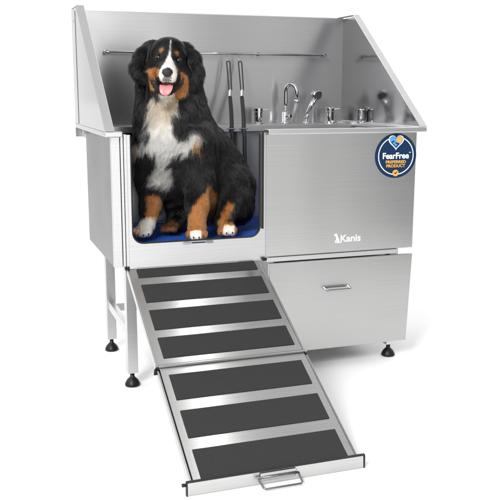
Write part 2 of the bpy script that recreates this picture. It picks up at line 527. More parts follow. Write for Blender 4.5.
bm = B(); box(bm, .24, .34, .500, .512, .5110, .5175)
o = obj("drain_bar", bm, M["chrome"], mat_o, bevel=.001); o.location = -Vector(mat_o.location)

# ------------------------------------------------------------------ ramp
RX0, RX1 = .043, .534
p0 = Vector((0, -.0050, .4393)); p1 = Vector((0, -.8232, .0343))
rl = .9129
rd = (p1 - p0).normalized(); rn = Vector((0, -rd.z, rd.y))
if rn.z < 0: rn = -rn
ramp = tag(empty("pull_out_ramp", (.29, -.42, 0)), "steel ramp with black grip treads sloping from the tub doorway to the floor", "ramp")


def rp(x, t, h): return Vector((x, 0, 0)) + p0 + rd * t + rn * h


def rbox(bm, x0, x1, t0, t1, h0, h1):
    vs = [bm.verts.new(rp(x, t, h)) for x in (x0, x1) for t in (t0, t1) for h in (h0, h1)]
    for f in ((0, 1, 3, 2), (4, 6, 7, 5), (0, 4, 5, 1), (2, 3, 7, 6), (0, 2, 6, 4), (1, 5, 7, 3)): bm.faces.new([vs[i] for i in f])
    return bm


def rpart(name, bm, m, parent=ramp, **k):
    o = obj(name, bm, m, None, **k); o.parent = parent
    if parent is ramp: o.location = -Vector(ramp.location)
    return o


us = rpart("upper_section", rbox(rbox(B(), RX0, RX1, .001, .4775, -.020, -.003), RX0 + .006, RX1 - .006, .002, .472, -.0028, 0), M["ramp"], bevel=.0015)
for a, b in ((.002, .050), (.090, .181), (.222, .317), (.355, .446)):
    rpart("tread_pad", rbox(B(), .0745, .509, a, b, .0004, .0022), M["pad"], us)
for xx in (RX0, RX1 - .0055): rpart("edge_fold", rbox(B(), xx, xx + .0055, .006, .4775, -.0028, .0035), M["ramp"], us, bevel=.0008)
rpart("end_lip", rbox(B(), RX0 - .004, RX1 + .004, .4778, .4835, -.022, .006), M["ramp"], us, bevel=.0015)
rpart("end_lip", rbox(B(), RX0 - .006, RX1 + .005, .4838, .4880, -.026, -.0045), M["rubber"], us)
ls = rpart("lower_section", rbox(B(), RX0 + .010, RX1 - .006, .485, rl - .004, -.024, -.003), M["ramp"], bevel=.001)
for a, b in ((.516, .618), (.661, .7625), (.805, .9075)):
    rpart("tread_pad", rbox(B(), .0755, .5065, a, b, -.0026, -.0008), M["pad"], ls)
for side in (0, 1):
    for xx, wd, h0, h1, mm in ((.0125, .0035, -.026, -.002, "ramp"), (.0095, .0022, -.028, -.010, "gasket"), (.0062, .0026, -.028, -.006, "ramp"), (.003, .003, -.028, -.004, "ramp")):
        xx = RX0 + xx - .002 if side == 0 else RX1 - xx - wd + .006
        rpart("slide_rail", rbox(B(), xx, xx + wd, .492, rl - .002, h0, h1), M[mm], ls, bevel=.0006)
# end plate standing on the floor
ye = -.829
bm = B(); prism(bm, [(.034, ye, .037), (.549, ye, .037), (.549, ye - .002, .0015), (.034, ye - .002, .0015)], (0, .004, 0))
ep = rpart("end_plate", bm, M["ramp"], bevel=.0008)
bm = B(); box(bm, .030, .553, ye - .003, ye + .007, .0375, .0410)
box(bm, .030, .0336, ye - .004, ye + .007, .001, .0374); box(bm, .5494, .553, ye - .004, ye + .007, .001, .0374)
box(bm, .020, .0298, ye + .002, ye + .010, .026, .034)
rpart("rubber_trim", bm, M["gasket"], ep, bevel=.001)
bm = B(); prism(bm, [(.236, ye - .006, .035), (.341, ye - .006, .035), (.341, ye - .010, .012), (.236, ye - .010, .012)], (0, .004, 0))
rpart("handle_plate", bm, M["ramp"], ep, bevel=.001)
bm = B()
tube(bm, [(.230, ye - .010, .0240), (.230, ye - .016, .019), (.232, ye - .042, .0115), (.237, ye - .047, .0095), (.339, ye - .047, .0095), (.344, ye - .042, .0115), (.346, ye - .016, .019), (.346, ye - .010, .0240)], .0029, 10)
tube(bm, [(.230, ye - .010, .0240), (.346, ye - .010, .0240)], .0032, 10)
rpart("pull_handle", bm, M["dark"], ep, smooth=True)

# ------------------------------------------------------------------ restraint straps
def strap(x, label):
    t = tag(empty("restraint_strap", (x, .66, 1.18)), label, "strap", "black restraint straps behind the dog")
    base = -Vector(t.location)
    P0 = Vector((x, .672, 1.203))
    up = Vector((x + .003, .655, 1.165)); lo = Vector((x - .003, .610, 1.055)); lo2 = Vector((x - .008, .600, 1.025)); bot = Vector((x - .028, .513, .890)); end = Vector((x - .020, .505, .60))
    ax = (up - lo).normalized()
    r = .0075; pts = []
    for k in range(9): a = math.pi * k / 8; pts.append(up + Vector((math.cos(a) * r, 0, 0)) + ax * math.sin(a) * r)
    for k in range(9): a = math.pi + math.pi * k / 8; pts.append(lo + Vector((math.cos(a) * r * .8, 0, 0)) + ax * math.sin(a) * r)
    L = obj("loop", tube(B(), pts, .0030, 8, closed=True), M["strap"], t, smooth=True); L.location = base
    a = obj("clamp", tube(B(), [lo - ax * .004, lo2 - ax * .006], [.0058, .0062], 12), M["chrome"], t); a.location = base
    sl = [lo2 - ax * .004]
    for k in range(1, 9): f = k / 8; sl.append(lo2.lerp(bot, f) + Vector((0, -.006 * math.sin(math.pi * f), 0)))
    sl += [bot + Vector((.002, -.003, -.03)), bot.lerp(end, .4), end]
    b = obj("sleeve", tube(B(), sl, [.0085] * 9 + [.0085, .009, .009], 12), M["strap"], t, smooth=True); b.location = base
    q = obj("ring", tube(B(), [bot + Vector((-.016, -.006, .003)), bot + Vector((.016, -.006, .003))], .0028, 8), M["chrome"], t); q.location = base
    hk = [P0 + Vector((0, -.007, -.002)), P0 + Vector((0, -.0005, .0068)), P0 + Vector((0, .0065, .002)), P0 + Vector((.001, -.004, -.018)), up + ax * (r + .0005) + Vector((0, -.004, -.004)), up + ax * (r - .004)]
    q = obj("hook", tube(B(), hk, .0012, 6), M["chrome"], t, smooth=True); q.location = base
    return t


strap(.622, "black looped restraint strap hanging closest to the dog's shoulder")
strap(.675, "black looped restraint strap hanging nearer to the taps")

# ------------------------------------------------------------------ the dog
# local frame: a = sideways in the front view, b = depth, z = up (metres)
def loc(P): P = np.asarray(P, float); return np.stack([P @ RT, P @ FH, P[..., 2]], -1)


class Field:
    def __init__(s, lo, hi, h):
        s.lo = np.array(lo); s.h = h
        s.n = np.ceil((np.array(hi) - s.lo) / h).astype(int) + 1
        s.F = np.full(s.n, 1.0, np.float32)

    def capsule(s, p, q, r0, r1, k, flat=1.0, mode='add', squash=None):
        p, q = loc(p), loc(q)
        R = max(r0, r1) + k * 1.2 + s.h * 2
        a = np.floor((np.minimum(p, q) - R - s.lo) / s.h).astype(int).clip(0); b = (np.ceil((np.maximum(p, q) + R - s.lo) / s.h).astype(int) + 1)
        b = np.minimum(b, s.n)
        if (b <= a).any(): return
        gx, gy, gz = [(s.lo[i] + s.h * np.arange(a[i], b[i])).astype(np.float32) for i in range(3)]
        X = gx[:, None, None]; Y = gy[None, :, None]; Z = gz[None, None, :]
        d = q - p; fd = np.array([1, flat, 1.0]); dd = d * fd; L2 = max((dd ** 2).sum(), 1e-9)
        ex, ey, ez = X - p[0], (Y - p[1]) * flat, Z - p[2]
        t = np.clip((ex * dd[0] + ey * dd[1] + ez * dd[2]) / L2, 0, 1)
        dist = np.sqrt((ex - t * dd[0]) ** 2 + (ey - t * dd[1]) ** 2 + (ez - t * dd[2]) ** 2) - (r0 + (r1 - r0) * t)
        S = s.F[a[0]:b[0], a[1]:b[1], a[2]:b[2]]
        if mode == 'add':
            hh = np.clip(.5 + .5 * (S - dist) / k, 0, 1)
            S[...] = S * (1 - hh) + dist * hh - k * hh * (1 - hh)
        else:
            hh = np.clip(.5 - .5 * (S + dist) / k, 0, 1)
            S[...] = S * (1 - hh) - dist * hh + k * hh * (1 - hh)

    def mesh(s):
        F = s.F; nx, ny, nz = s.n
        ins = F < 0
        c = [ins[i:nx - 1 + i, j:ny - 1 + j, k:nz - 1 + k] for i in (0, 1) for j in (0, 1) for k in (0, 1)]
        cnt = sum(x.astype(np.int8) for x in c)
        act = (cnt > 0) & (cnt < 8)
        I = np.argwhere(act)
        idx = np.full(act.shape, -1, np.int64); idx[tuple(I.T)] = np.arange(len(I))
        offs = np.array([(i, j, k) for i in (0, 1) for j in (0, 1) for k in (0, 1)])
        V = np.stack([F[tuple((I + o).T)] for o in offs], 1)
        acc = np.zeros((len(I), 3)); num = np.zeros(len(I))
        for e in range(8):
            for f in range(e + 1, 8):
                if np.abs(offs[e] - offs[f]).sum() != 1: continue
                m = (V[:, e] < 0) != (V[:, f] < 0)
                t = np.where(m, V[:, e] / np.where(m, V[:, e] - V[:, f], 1), 0)
                acc += m[:, None] * (offs[e] + t[:, None] * (offs[f] - offs[e])); num += m
        P = s.lo + s.h * (I + acc / num[:, None])
        faces = []
        for ax in range(3):
            o1, o2 = [(1, 2), (2, 0), (0, 1)][ax]
            sl0 = [slice(1, None)] * 3; sl1 = [slice(1, None)] * 3
            sl0[ax] = slice(0, -1)
            A = ins[tuple(sl0)]; Bn = ins[tuple(sl1)]
            # edges between grid point g and g+e_ax, the other two indices >= 1
            E = np.argwhere(A != Bn); st = A[tuple(E.T)]
            g = E.copy()
            for k in range(3):
                if k != ax: g[:, k] += 1
            u = np.zeros(3, int); u[o1] = 1; v = np.zeros(3, int); v[o2] = 1
            ok = np.ones(len(g), bool)
            for k in range(3): ok &= g[:, k] < act.shape[k]
            g, st = g[ok], st[ok]
            q = np.stack([idx[tuple((g - u - v).T)], idx[tuple((g - v).T)], idx[tuple(g.T)], idx[tuple((g - u).T)]], 1)
            q[~st] = q[~st][:, ::-1]
            faces.append(q)
        return P, np.concatenate(faces)


SPX = lambda r, d: r * d / FOC
FLD = None
prims = []


def cap(p, q, k=10, flat=1.0, mode='add'):
    """p, q = (u, v, distance, radius) in sketch units"""
    prims.append((p, q, k, flat, mode))


# torso
cap((171, 118, 3.09, 26), (171.5, 150, 3.10, 28), 14)
cap((176, 140, 3.12, 31), (210, 186, 3.25, 33), 16)
cap((170, 150, 3.09, 28), (172, 182, 3.12, 22), 16)
cap((205, 150, 3.18, 22), (222, 186, 3.26, 28), 16)
cap((196, 130, 3.15, 15), (219, 166, 3.24, 20), 14)
# neck and its thick ruff
cap((151, 84, 3.09, 12), (153, 120, 3.10, 13), 12)
cap((187, 88, 3.09, 13), (192, 120, 3.11, 16), 12)
cap((169, 112, 3.10, 29), (168, 78, 3.09, 22), 12)
# haunch and hind leg on the outer side
cap((234, 186, 3.20, 18), (238, 206, 3.18, 15), 12)
cap((234, 198, 3.15, 12.5), (224, 218, 3.085, 7.2), 7)
cap((223.5, 220, 3.085, 6.8), (228, 229, 3.055, 7), 5)
for uu, dd in ((221.5, 3.05), (227, 3.043), (233, 3.047)): cap((uu, 230, dd, 4.4), (uu - .3, 232.2, dd - .012, 4.2), 1.6)
# other hind paw, seen between the front legs
cap((180, 205, 3.20, 14), (176, 220, 3.15, 7), 8)
cap((176, 224, 3.15, 6), (170, 228, 3.11, 5.5), 4)
for uu, dd in ((164, 3.10), (169, 3.09), (174.5, 3.09)): cap((uu, 228.5, dd, 3.6), (uu - .5, 229.6, dd - .012, 3.4), 1.5)
# front legs
cap((196, 140, 3.06, 17), (197, 176, 3.05, 14), 12)
cap((197, 176, 3.05, 14), (197, 205, 3.00, 10.5), 8)
cap((197, 205, 3.00, 10.5), (197, 226, 2.978, 8), 6)
cap((197, 228, 2.978, 8), (196.5, 233, 2.960, 7), 4)
for uu, dd, vv in ((189.5, 2.966, 234.5), (194, 2.952, 236), (199.5, 2.952, 236), (204, 2.964, 234.5)): cap((uu, vv - 1, dd, 4.0), (uu - .2, vv + 1.0, dd - .012, 3.7), 1.4)
cap((153, 140, 3.07, 13), (151.5, 178, 3.07, 12.5), 12)
cap((151, 178, 3.07, 12.5), (151, 205, 3.05, 9.5), 8)
cap((151, 205, 3.05, 9.5), (147.5, 224, 3.025, 7.5), 6)
cap((147, 226, 3.025, 7.5), (141, 231.5, 3.005, 6.5), 4)
for uu, dd, vv in ((134.5, 3.005, 232.5), (138.5, 2.992, 233.8), (144, 2.990, 234), (149, 2.998, 232.8)): cap((uu, vv - 1, dd, 3.8), (uu - .8, vv + .6, dd - .012, 3.5), 1.4)
# head
cap((168.5, 59, 3.06, 19.5), (168, 67, 3.06, 20), 8)
cap((169, 53, 3.03, 14), (168.5, 61, 3.02, 15), 6)
cap((155, 74, 3.03, 10), (158, 84, 3.03, 9), 6)
cap((181.5, 77, 3.03, 10), (179, 87, 3.03, 9), 6)
cap((167.8, 71, 3.00, 12), (167.3, 73.5, 2.925, 9.6), 6)
cap((162.5, 76.5, 2.96, 6.5), (163.3, 77, 2.925, 6), 3)
cap((172.5, 77.5, 2.96, 6.5), (171.3, 77.6, 2.925, 6), 3)
cap((157.5, 52, 3.005, 4.2), (163.5, 51.5, 2.998, 4.2), 3)
cap((173.5, 54.0, 2.998, 4.2), (179.5, 55, 3.005, 4.2), 3)
cap((167, 92, 3.02, 9), (166.5, 92.5, 2.955, 7.5), 3)
# open mouth
cap((152.5, 80.8, 2.985, 3.0), (160, 87.5, 2.925, 4.6), 1.0, mode='sub')
cap((182.3, 81.5, 2.985, 3.0), (174, 88.0, 2.925, 4.6), 1.0, mode='sub')
cap((160, 87.3, 2.94, 5.0), (174, 87.6, 2.94, 5.0), 1.0, mode='sub')
# eye sockets
cap((158.6, 57.3, 2.985, 2.4), (158.6, 57.3, 2.98, 2.4), 1.2, mode='sub')
cap((178.3, 60.2, 2.985, 2.4), (178.3, 60.2, 2.98, 2.4), 1.2, mode='sub')
# ears
cap((153, 49, 3.055, 8), (144, 55, 3.045, 7.5), 5, 1.8)
cap((144, 56, 3.045, 7.5), (139.5, 65, 3.035, 7), 4, 1.8)
cap((139.5, 65, 3.035, 7), (141, 74, 3.03, 5), 4, 1.8)
cap((185, 51, 3.055, 8), (191.5, 57, 3.045, 7.5), 5, 1.8)
cap((191.5, 58, 3.045, 7.5), (194, 69, 3.035, 7.2), 4, 1.8)
cap((194, 69, 3.035, 7.2), (194, 80, 3.03, 5.5), 4, 1.8)

pt = np.array([at(*p[:3]) for pr_ in prims for p in pr_[:2]])
l = loc(pt)
FLD = Field(l.min(0) - .14, l.max(0) + .14, .0046)
for p, q, k, fl_, mode in prims:
    FLD.capsule(at(*p[:3]), at(*q[:3]), SPX(p[3], p[2]), SPX(q[3], q[2]), SPX(k, p[2]), fl_, mode)
# flat soles: nothing below the mat surface
zz = FLD.lo[2] + FLD.h * np.arange(FLD.n[2])
MATZ = .5115
FLD.F = np.maximum(FLD.F, (MATZ - zz)[None, None, :].astype(np.float32))
VL, FQ = FLD.mesh()
VW = np.outer(VL[:, 0], RT) + np.outer(VL[:, 1], FH) + np.outer(VL[:, 2], ZZ)


def in_poly(u, v, pts):
    pts = np.array(pts, float); ins = np.zeros(len(u), bool); n = len(pts)
    for i in range(n):
        x1_, y1_ = pts[i]; x2_, y2_ = pts[(i + 1) % n]
        c = ((y1_ > v) != (y2_ > v)) & (u < (x2_ - x1_) * (v - y1_) / (y2_ - y1_ + 1e-12) + x1_)
        ins ^= c
    return ins


BLAZE = [(169.6, 39), (171.6, 39), (171.4, 50), (170.8, 57), (173.4, 62), (177, 68), (177.6, 75), (176, 82), (172, 84), (163, 83.5), (160, 81), (158.5, 76), (160, 69), (164, 62.5), (167.2, 57), (168.4, 50)]
TANL = [(146, 69.5), (152, 68.5), (159, 65.5), (160, 70), (158, 78), (157, 84), (153.5, 91), (149.5, 89), (146.5, 80)]
TANR = [(176.5, 66), (183, 72), (189, 78), (189.5, 88), (186, 96), (178, 99), (172, 98), (175, 91), (178, 84), (178.4, 76)]
BIB = [(151, 92), (159, 95), (175, 97), (179, 101), (177, 113), (171, 125), (172, 133), (177, 141), (184, 138), (190, 134), (197, 135), (201, 141), (200, 149), (194, 156), (186, 160), (178, 163), (173, 167), (176, 184), (171, 193), (165, 190), (159, 193), (153, 189), (154, 178), (157, 167), (153, 159), (145, 155), (139, 157), (136, 151), (139, 145), (147, 143), (149, 132), (150, 112)]
TLF = [(146, 193), (160, 194), (162, 200), (159, 222), (143, 222), (146, 208)]
PLF = [(128, 219), (143, 217), (157, 217), (159, 245), (126, 245)]
TRF = [(206, 176), (213, 180), (219, 194), (216, 214), (209, 245), (185, 245), (185, 228), (187, 214), (194, 203), (203, 190)]
TRH = [(228, 198), (234.5, 201), (233, 208), (227, 219), (239, 225), (240, 245), (214, 245), (217, 221), (222, 210)]
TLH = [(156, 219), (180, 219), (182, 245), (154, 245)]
PRF = [(190, 231), (201, 230), (202, 245), (189, 245)]
PRH = [(224, 224), (235, 225), (234, 245), (222, 245)]

BLACK = np.array((.0028, .0026, .0030)); TAN = np.array((.36, .130, .034)); WHITE = np.array((.92, .86, .77)); CREAM = np.array((.56, .42, .28)); PINK = np.array((.006, .003, .003))


def coat(P, N, jit=1.2):
    """coat colour, hair length for points P with normals N"""
    n = len(P)
    u, v, d = sketch(P)
    u = u + rng.normal(0, 1, n) * jit * .45 + .8 * np.sin(v * .9) * np.minimum(jit, 1) * (v > 100)
    v = v + rng.normal(0, 1, n) * jit * .7
    lowm = (P[:, 2] < MATZ + .06) & (jit > 0)
    u = u + lowm * rng.normal(0, 1.1, n); v = v + lowm * rng.normal(0, 1.6, n)
    view = CAM - P; view /= np.linalg.norm(view, axis=1)[:, None]
    face = (N * view).sum(1) > -.25
    C = np.tile(BLACK, (n, 1)); L = np.full(n, .040)
    head = (((u - 168.3) / 22.5) ** 2 + ((v - 65) / 33) ** 2 < 1) & (d < 3.10)
    L[head] = .020
    L[head & (v < 64)] = .019
    ear = (v < 92) & (((u < 147.5) & (v < 84)) | ((u > 189.5) & (v < 92)))
    L[ear] = .046
    L[ear & (v < 50)] = .022
    L[(v > 84) & (v < 170)] = .058
    L[(v > 185)] = .034
    leg = (v > 188) & (u > 140) & (u < 216) & (d < 3.09)
    L[leg] = .020
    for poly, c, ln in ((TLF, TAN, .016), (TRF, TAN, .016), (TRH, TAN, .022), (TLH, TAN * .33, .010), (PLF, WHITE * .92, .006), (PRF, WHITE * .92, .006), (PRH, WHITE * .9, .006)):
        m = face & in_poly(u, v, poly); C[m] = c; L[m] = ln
    low = P[:, 2] < MATZ + .055
    L[low & (d < 3.14)] = .0055
    m = face & in_poly(u, v, PLF) & (u < 140) & (v > 225) & (rng.random(n) < .75); C[m] = TAN * 1.25 + .08
    vs_ = v + np.clip((v - 98) / 12, 0, 1) * 7.5
    m = face & in_poly(u, vs_, BIB) & (d < 3.16); C[m] = WHITE; L[m] = .050
    mm = m & (v < 132); f = np.clip((132 - v) / 22, 0, 1)[:, None] * .95
    C = np.where(mm[:, None], C * (1 - f) + CREAM * f, C)
    lo_ = m & (v > 158); C[lo_] = C[lo_] * np.array((.93, .89, .84))
    m2 = face & ((((u - 198.5) / 2.8) ** 2 + ((v - 142) / 6) ** 2) < 1); C[m2] = TAN * 1.0
    m2 = face & ((((u - 137) / 3.5) ** 2 + ((v - 143) / 7) ** 2) < 1); C[m2] = CREAM
    for poly in (TANL, TANR):
        m = face & in_poly(u, v, poly); C[m] = TAN * 1.1; L[m] = .013
    for cx_, cy_, rx, ry in ((162.2, 51.0, 3.1, 3.3), (175.2, 53.8, 3.4, 3.3)):
        m = face & ((((u - cx_) / rx) ** 2 + ((v - cy_) / ry) ** 2) < 1); C[m] = TAN * 1.05; L[m] = .009
    m = face & in_poly(u, v, BLAZE) & (d < 3.04); C[m] = WHITE; L[m] = .009
    muz = (((u - 167.5) / 10) ** 2 + ((v - 75) / 9) ** 2 < 1) & (d < 2.99); L[muz] = .0055
    un = face & (((u - 167.3) / 5) ** 2 + ((v - 79.3) / 3.6) ** 2 < rng.uniform(.3, 1.3, n)) & (d < 2.99); C[un] = np.array((.24, .21, .19))
    chin = face & (v > 90) & (v < 98) & (np.abs(u - 166.5) < 8) & (d < 3.0); C[chin] = WHITE * .9; L[chin] = .014
    # inside of the mouth and the lips
    mouth = (d < 3.02) & (d > 2.90) & in_poly(u, v, [(149, 76), (152, 77.5), (157, 81.5), (162, 83.2), (168, 82.3), (173.5, 83.4), (179, 81.5), (182.5, 77.5), (184.5, 76.5), (184, 83), (180.5, 88.5), (175.5, 92.5), (171, 95.5), (161, 95.5), (156.5, 92), (152.5, 87), (149.5, 81)])
    C[mouth] = PINK; L[mouth] = 0
    nose = (((u - 167.3) / 5.6) ** 2 + ((v - 72.3) / 4.9) ** 2 < 1) & (d < 2.95); C[nose] = BLACK; L[nose] = 0
    for ex, ey in ((158.6, 57.3), (178.3, 60.2)):
        e = (((u - ex) / 3.1) ** 2 + ((v - ey) / 2.6) ** 2 < 1); C[e] = BLACK * .6; L[e] = 0
        e2 = ((((u - ex) / 5.2) ** 2 + ((v - ey) / 4.6) ** 2 < 1)) & ~e; C[e2] = BLACK; L[e2] = np.where(v[e2] < ey, .009, .005)
    return C, L


me = bpy.data.meshes.new("dog")
me.from_pydata(VW.tolist(), [], FQ.tolist()); me.update()
# relax the surface slightly
bmd = bmesh.new(); bmd.from_mesh(me)
for _ in range(2): bmesh.ops.smooth_vert(bmd, verts=bmd.verts, factor=.5, use_axis_x=True, use_axis_y=True, use_axis_z=True)
bmesh.ops.recalc_face_normals(bmd, faces=bmd.faces)
bmd.to_mesh(me); bmd.free(); me.update()
for p in me.polygons: p.use_smooth = True
nv = len(me.vertices)
VW = np.empty(nv * 3); me.vertices.foreach_get("co", VW); VW = VW.reshape(-1, 3)
VN = np.empty(nv * 3); me.vertices.foreach_get("normal", VN); VN = VN.reshape(-1, 3)
cc, _l = coat(VW, VN, 0.0)
ca = me.color_attributes.new("coat", 'FLOAT_COLOR', 'POINT')
ca.data.foreach_set("color", np.hstack([cc * .8, np.ones((nv, 1))]).astype(np.float32).ravel())
m, nt, N, L, b = mat("dog_skin")
an = N.new("ShaderNodeAttribute"); an.attribute_name = "coat"
L.new(an.outputs["Color"], b.inputs["Base Color"]); b.inputs["Roughness"].default_value = .6
me.materials.append(m)
dog = bpy.data.objects.new("dog", me); COL.objects.link(dog)
tag(dog, "large fluffy black, white and tan dog sitting in the tub doorway with its mouth open", "dog")

# --- fur
fq = np.array([list(p.vertices) for p in me.polygons])
tri = np.concatenate([fq[:, [0, 1, 2]], fq[:, [0, 2, 3]]])
A, Bv, Cv = VW[tri[:, 0]], VW[tri[:, 1]], VW[tri[:, 2]]
fn = np.cross(Bv - A, Cv - A); area = np.linalg.norm(fn, axis=1) / 2
fn /= np.maximum(area[:, None] * 2, 1e-12)
ctr = (A + Bv + Cv) / 3
cu, cv_, cdp = sketch(ctr)
facing = ((CAM - ctr) * fn).sum(1) / np.linalg.norm(CAM - ctr, axis=1)
wgt = area * np.where(facing > -.3, 1.0, .45)
wgt *= np.where((cv_ < 98) & (cdp < 3.05) & (np.abs(cu - 168) < 22), 2.6, 1.0)
wgt *= np.where(ctr[:, 2] < MATZ + .06, 1.8, 1.0)
NH = 190000
ti = rng.choice(len(tri), NH, p=wgt / wgt.sum())
r1 = np.sqrt(rng.random(NH)); r2 = rng.random(NH)
wa, wb, wc = 1 - r1, r1 * (1 - r2), r1 * r2
root = A[ti] * wa[:, None] + Bv[ti] * wb[:, None] + Cv[ti] * wc[:, None]
nor = VN[tri[ti, 0]] * wa[:, None] + VN[tri[ti, 1]] * wb[:, None] + VN[tri[ti, 2]] * wc[:, None]
nor /= np.linalg.norm(nor, axis=1)[:, None]
col, ln = coat(root, nor, 1.5)
keep = ln > 1e-4
root, nor, col, ln = root[keep], nor[keep], col[keep], ln[keep]
n = len(root)
u, v, d = sketch(root)
# combing direction
down = np.tile(-ZZ, (n, 1))
nose_p = at(167.5, 74, 2.90)
away = root - nose_p; away /= np.linalg.norm(away, axis=1)[:, None]
headm = ((((u - 168.3) / 24) ** 2 + ((v - 62) / 30) ** 2) < 1)
axis_c = at(175, 150, 3.12)
outw = root - np.array([axis_c[0], axis_c[1], 0]); outw[:, 2] = 0; outw /= np.maximum(np.linalg.norm(outw, axis=1)[:, None], 1e-6)
flow = down * 1.0 + outw * .28
hz = np.clip(1 - (((u - 168.3) / 24) ** 2 + ((v - 62) / 30) ** 2), 0, 1)[:, None]
hz = np.clip(hz * 4, 0, 1)
flow = flow * (1 - hz) + (away * 1.0 + down * .15) * hz
# low frequency disorder
def wob(s, ph): return np.sin(root[:, 0] * s + ph) * np.cos(root[:, 2] * s * .8 + ph * 1.7) + np.sin(root[:, 1] * s * 1.3 + root[:, 2] * s * .6 + ph * .3)
dis = np.stack([wob(34, 1.0), wob(29, 2.2), wob(38, 4.0)], 1)
big = np.clip((ln - .008) / .03, 0, 1)[:, None]
flow = flow + dis * (.09 + .30 * big) + rng.normal(0, 1, (n, 3)) * (.06 + .08 * big)
flow -= nor * (flow * nor).sum(1)[:, None]
flow /= np.maximum(np.linalg.norm(flow, axis=1)[:, None], 1e-6)
ln = ln * rng.uniform(.65, 1.15, n)
lift0 = np.where(ln > .026, .54, .60)[:, None]
K = 8
pts = np.zeros((n, K, 3)); pts[:, 0] = root - nor * .001
seg = (ln / (K - 1))[:, None]
wph = wob(60, .5) * 3 + rng.normal(0, .35, n); wamp = np.clip((ln - .02) / .03, 0, 1)
side = np.cross(nor, flow)
for k in range(1, K):
    f = k / (K - 1)
    dirv = flow * (1 - .1 * f) + nor * lift0 * (1 - f * .75) + down * (.10 + .55 * f) * np.clip(ln / .04, 0, 1)[:, None]
    dirv += side * (np.sin(wph + f * 5.0) * wamp * .52)[:, None]
    dirv /= np.linalg.norm(dirv, axis=1)[:, None]
    pts[:, k] = pts[:, k - 1] + dirv * seg
# locks: fine ones gathered into broad ones
par = None
free = pts.copy()
for step, amt, pw in ((18, .66, 1.1), (90, .50, 1.7)):
    ci = rng.choice(n, n // step, replace=False)
    kd = KDTree(len(ci))
    for a_, i in enumerate(ci): kd.insert(root[i], a_)
    kd.balance()
    pr2 = ci[np.array([kd.find(r)[1] for r in root])]
    if par is None: par = pr2
    bk = pts[pr2].copy()
    for k in range(1, K):
        f = k / (K - 1)
        wgt_ = (np.clip((ln - .008) / .035, 0.08, 1) * amt * rng.uniform(.6, 1.25, n) * f ** pw)[:, None]
        pts[:, k] = pts[:, k] * (1 - wgt_) + (bk[:, k] + (root - root[pr2]) * .25) * wgt_
stray = (rng.random(n) < .045) & (ln > .012)
free = free[:, :1] + (free - free[:, :1]) * 1.12
pts[stray] = free[stray]
pts[:, :, 2] = np.maximum(pts[:, :, 2], MATZ + .0006)
# colour variety: strand to strand and clump to clump
vr = rng.normal(0, 1, n) * .13 + (rng.normal(0, 1, n)[par]) * .12
isb0 = col.max(1) < .03
vr = np.where(isb0, vr * 2.6, vr * 1.25)
grey = (~isb0) & (ln > .03) & (rng.random(n) < .08)
col[grey] *= np.array((.42, .36, .30))
col = col * (1 + vr[:, None]).clip(.35, 2.2)
isblk = col.max(1) < .03
warm = isblk & (rng.random(n) < .10)
col[warm] = col[warm] * np.array([2.2, 1.6, 1.3])
rad0 = np.where(ln < .012, .00042, .00052)
hc_ = bpy.data.hair_curves.new("fur")
hc_.add_curves([K] * n)
hc_.position_data.foreach_set("vector", pts.astype(np.float32).ravel())
tp = np.linspace(0, 1, K); prof_ = (1 - tp ** 2 * .88)
ra = hc_.attributes.new("radius", 'FLOAT', 'POINT') if "radius" not in hc_.attributes else hc_.attributes["radius"]
ra.data.foreach_set("value", (rad0[:, None] * prof_[None]).astype(np.float32).ravel())
cat_ = hc_.attributes.new("coat", 'FLOAT_COLOR', 'CURVE')
cat_.data.foreach_set("color", np.hstack([col, np.ones((n, 1))]).astype(np.float32).ravel())
fur = bpy.data.objects.new("fur", hc_); COL.objects.link(fur); fur.parent = dog
m = bpy.data.materials.new("fur"); m.use_nodes = True
nt = m.node_tree; nt.nodes.remove(nt.nodes["Principled BSDF"])
hb = nt.nodes.new("ShaderNodeBsdfHairPrincipled"); hb.model = 'CHIANG'; hb.parametrization = 'COLOR'
an = nt.nodes.new("ShaderNodeAttribute"); an.attribute_name = "coat"
nt.links.new(an.outputs["Color"], hb.inputs["Color"])
hb.inputs["Roughness"].default_value = .24; hb.inputs["Radial Roughness"].default_value = .38
hb.inputs["Random Roughness"].default_value = .3; hb.inputs["IOR"].default_value = 1.38
nt.links.new(hb.outputs[0], nt.nodes["Material Output"].inputs["Surface"])
hc_.materials.append(m)


# --- nose, eyes, tongue
def blob(name, c, axes, m, fn=None, sub=4, parent=dog):
    bm = bmesh.new(); bmesh.ops.create_icosphere(bm, subdivisions=sub, radius=1)
    R_, U_, F_ = Vector(RT), Vector(UP), Vector(FW)
    for vv in bm.verts:
        x, y, z = vv.co
        if fn: x, y, z = fn(x, y, z)
        vv.co = Vector(c) + R_ * x * axes[0] + U_ * y * axes[1] + F_ * z * axes[2]
    return obj(name, bm, m, parent, smooth=True, uv=False)


PXM = 2.93 / FOC


def nose_fn(x, y, z):
    w_ = 1 - .28 * max(0, -y)
    for s in (-1, 1):
        dx, dy = x - s * .42, y + .12
        q = math.exp(-(dx * dx / .035 + dy * dy / .035))
        if z < 0: z += q * .9
    if z < 0 and y < -.1: z += .25 * math.exp(-x * x / .006) * min(1, (-y - .1) * 2)
    return x * w_, y, z


blob("nose", at(167.3, 72.0, 2.922), (5.7 * PXM, 4.8 * PXM, .021), M["nose"], nose_fn, 5)
for ex, ey in ((158.6, 57.3), (178.3, 60.2)):
    e = blob("eye", at(ex, ey, 2.989), (3.2 * PXM, 2.5 * PXM, .0095), M["iris"])
    blob("pupil", at(ex + .1, ey, 2.9812), (2.2 * PXM, 2.05 * PXM, .0036), M["eye"], None, 3, e)


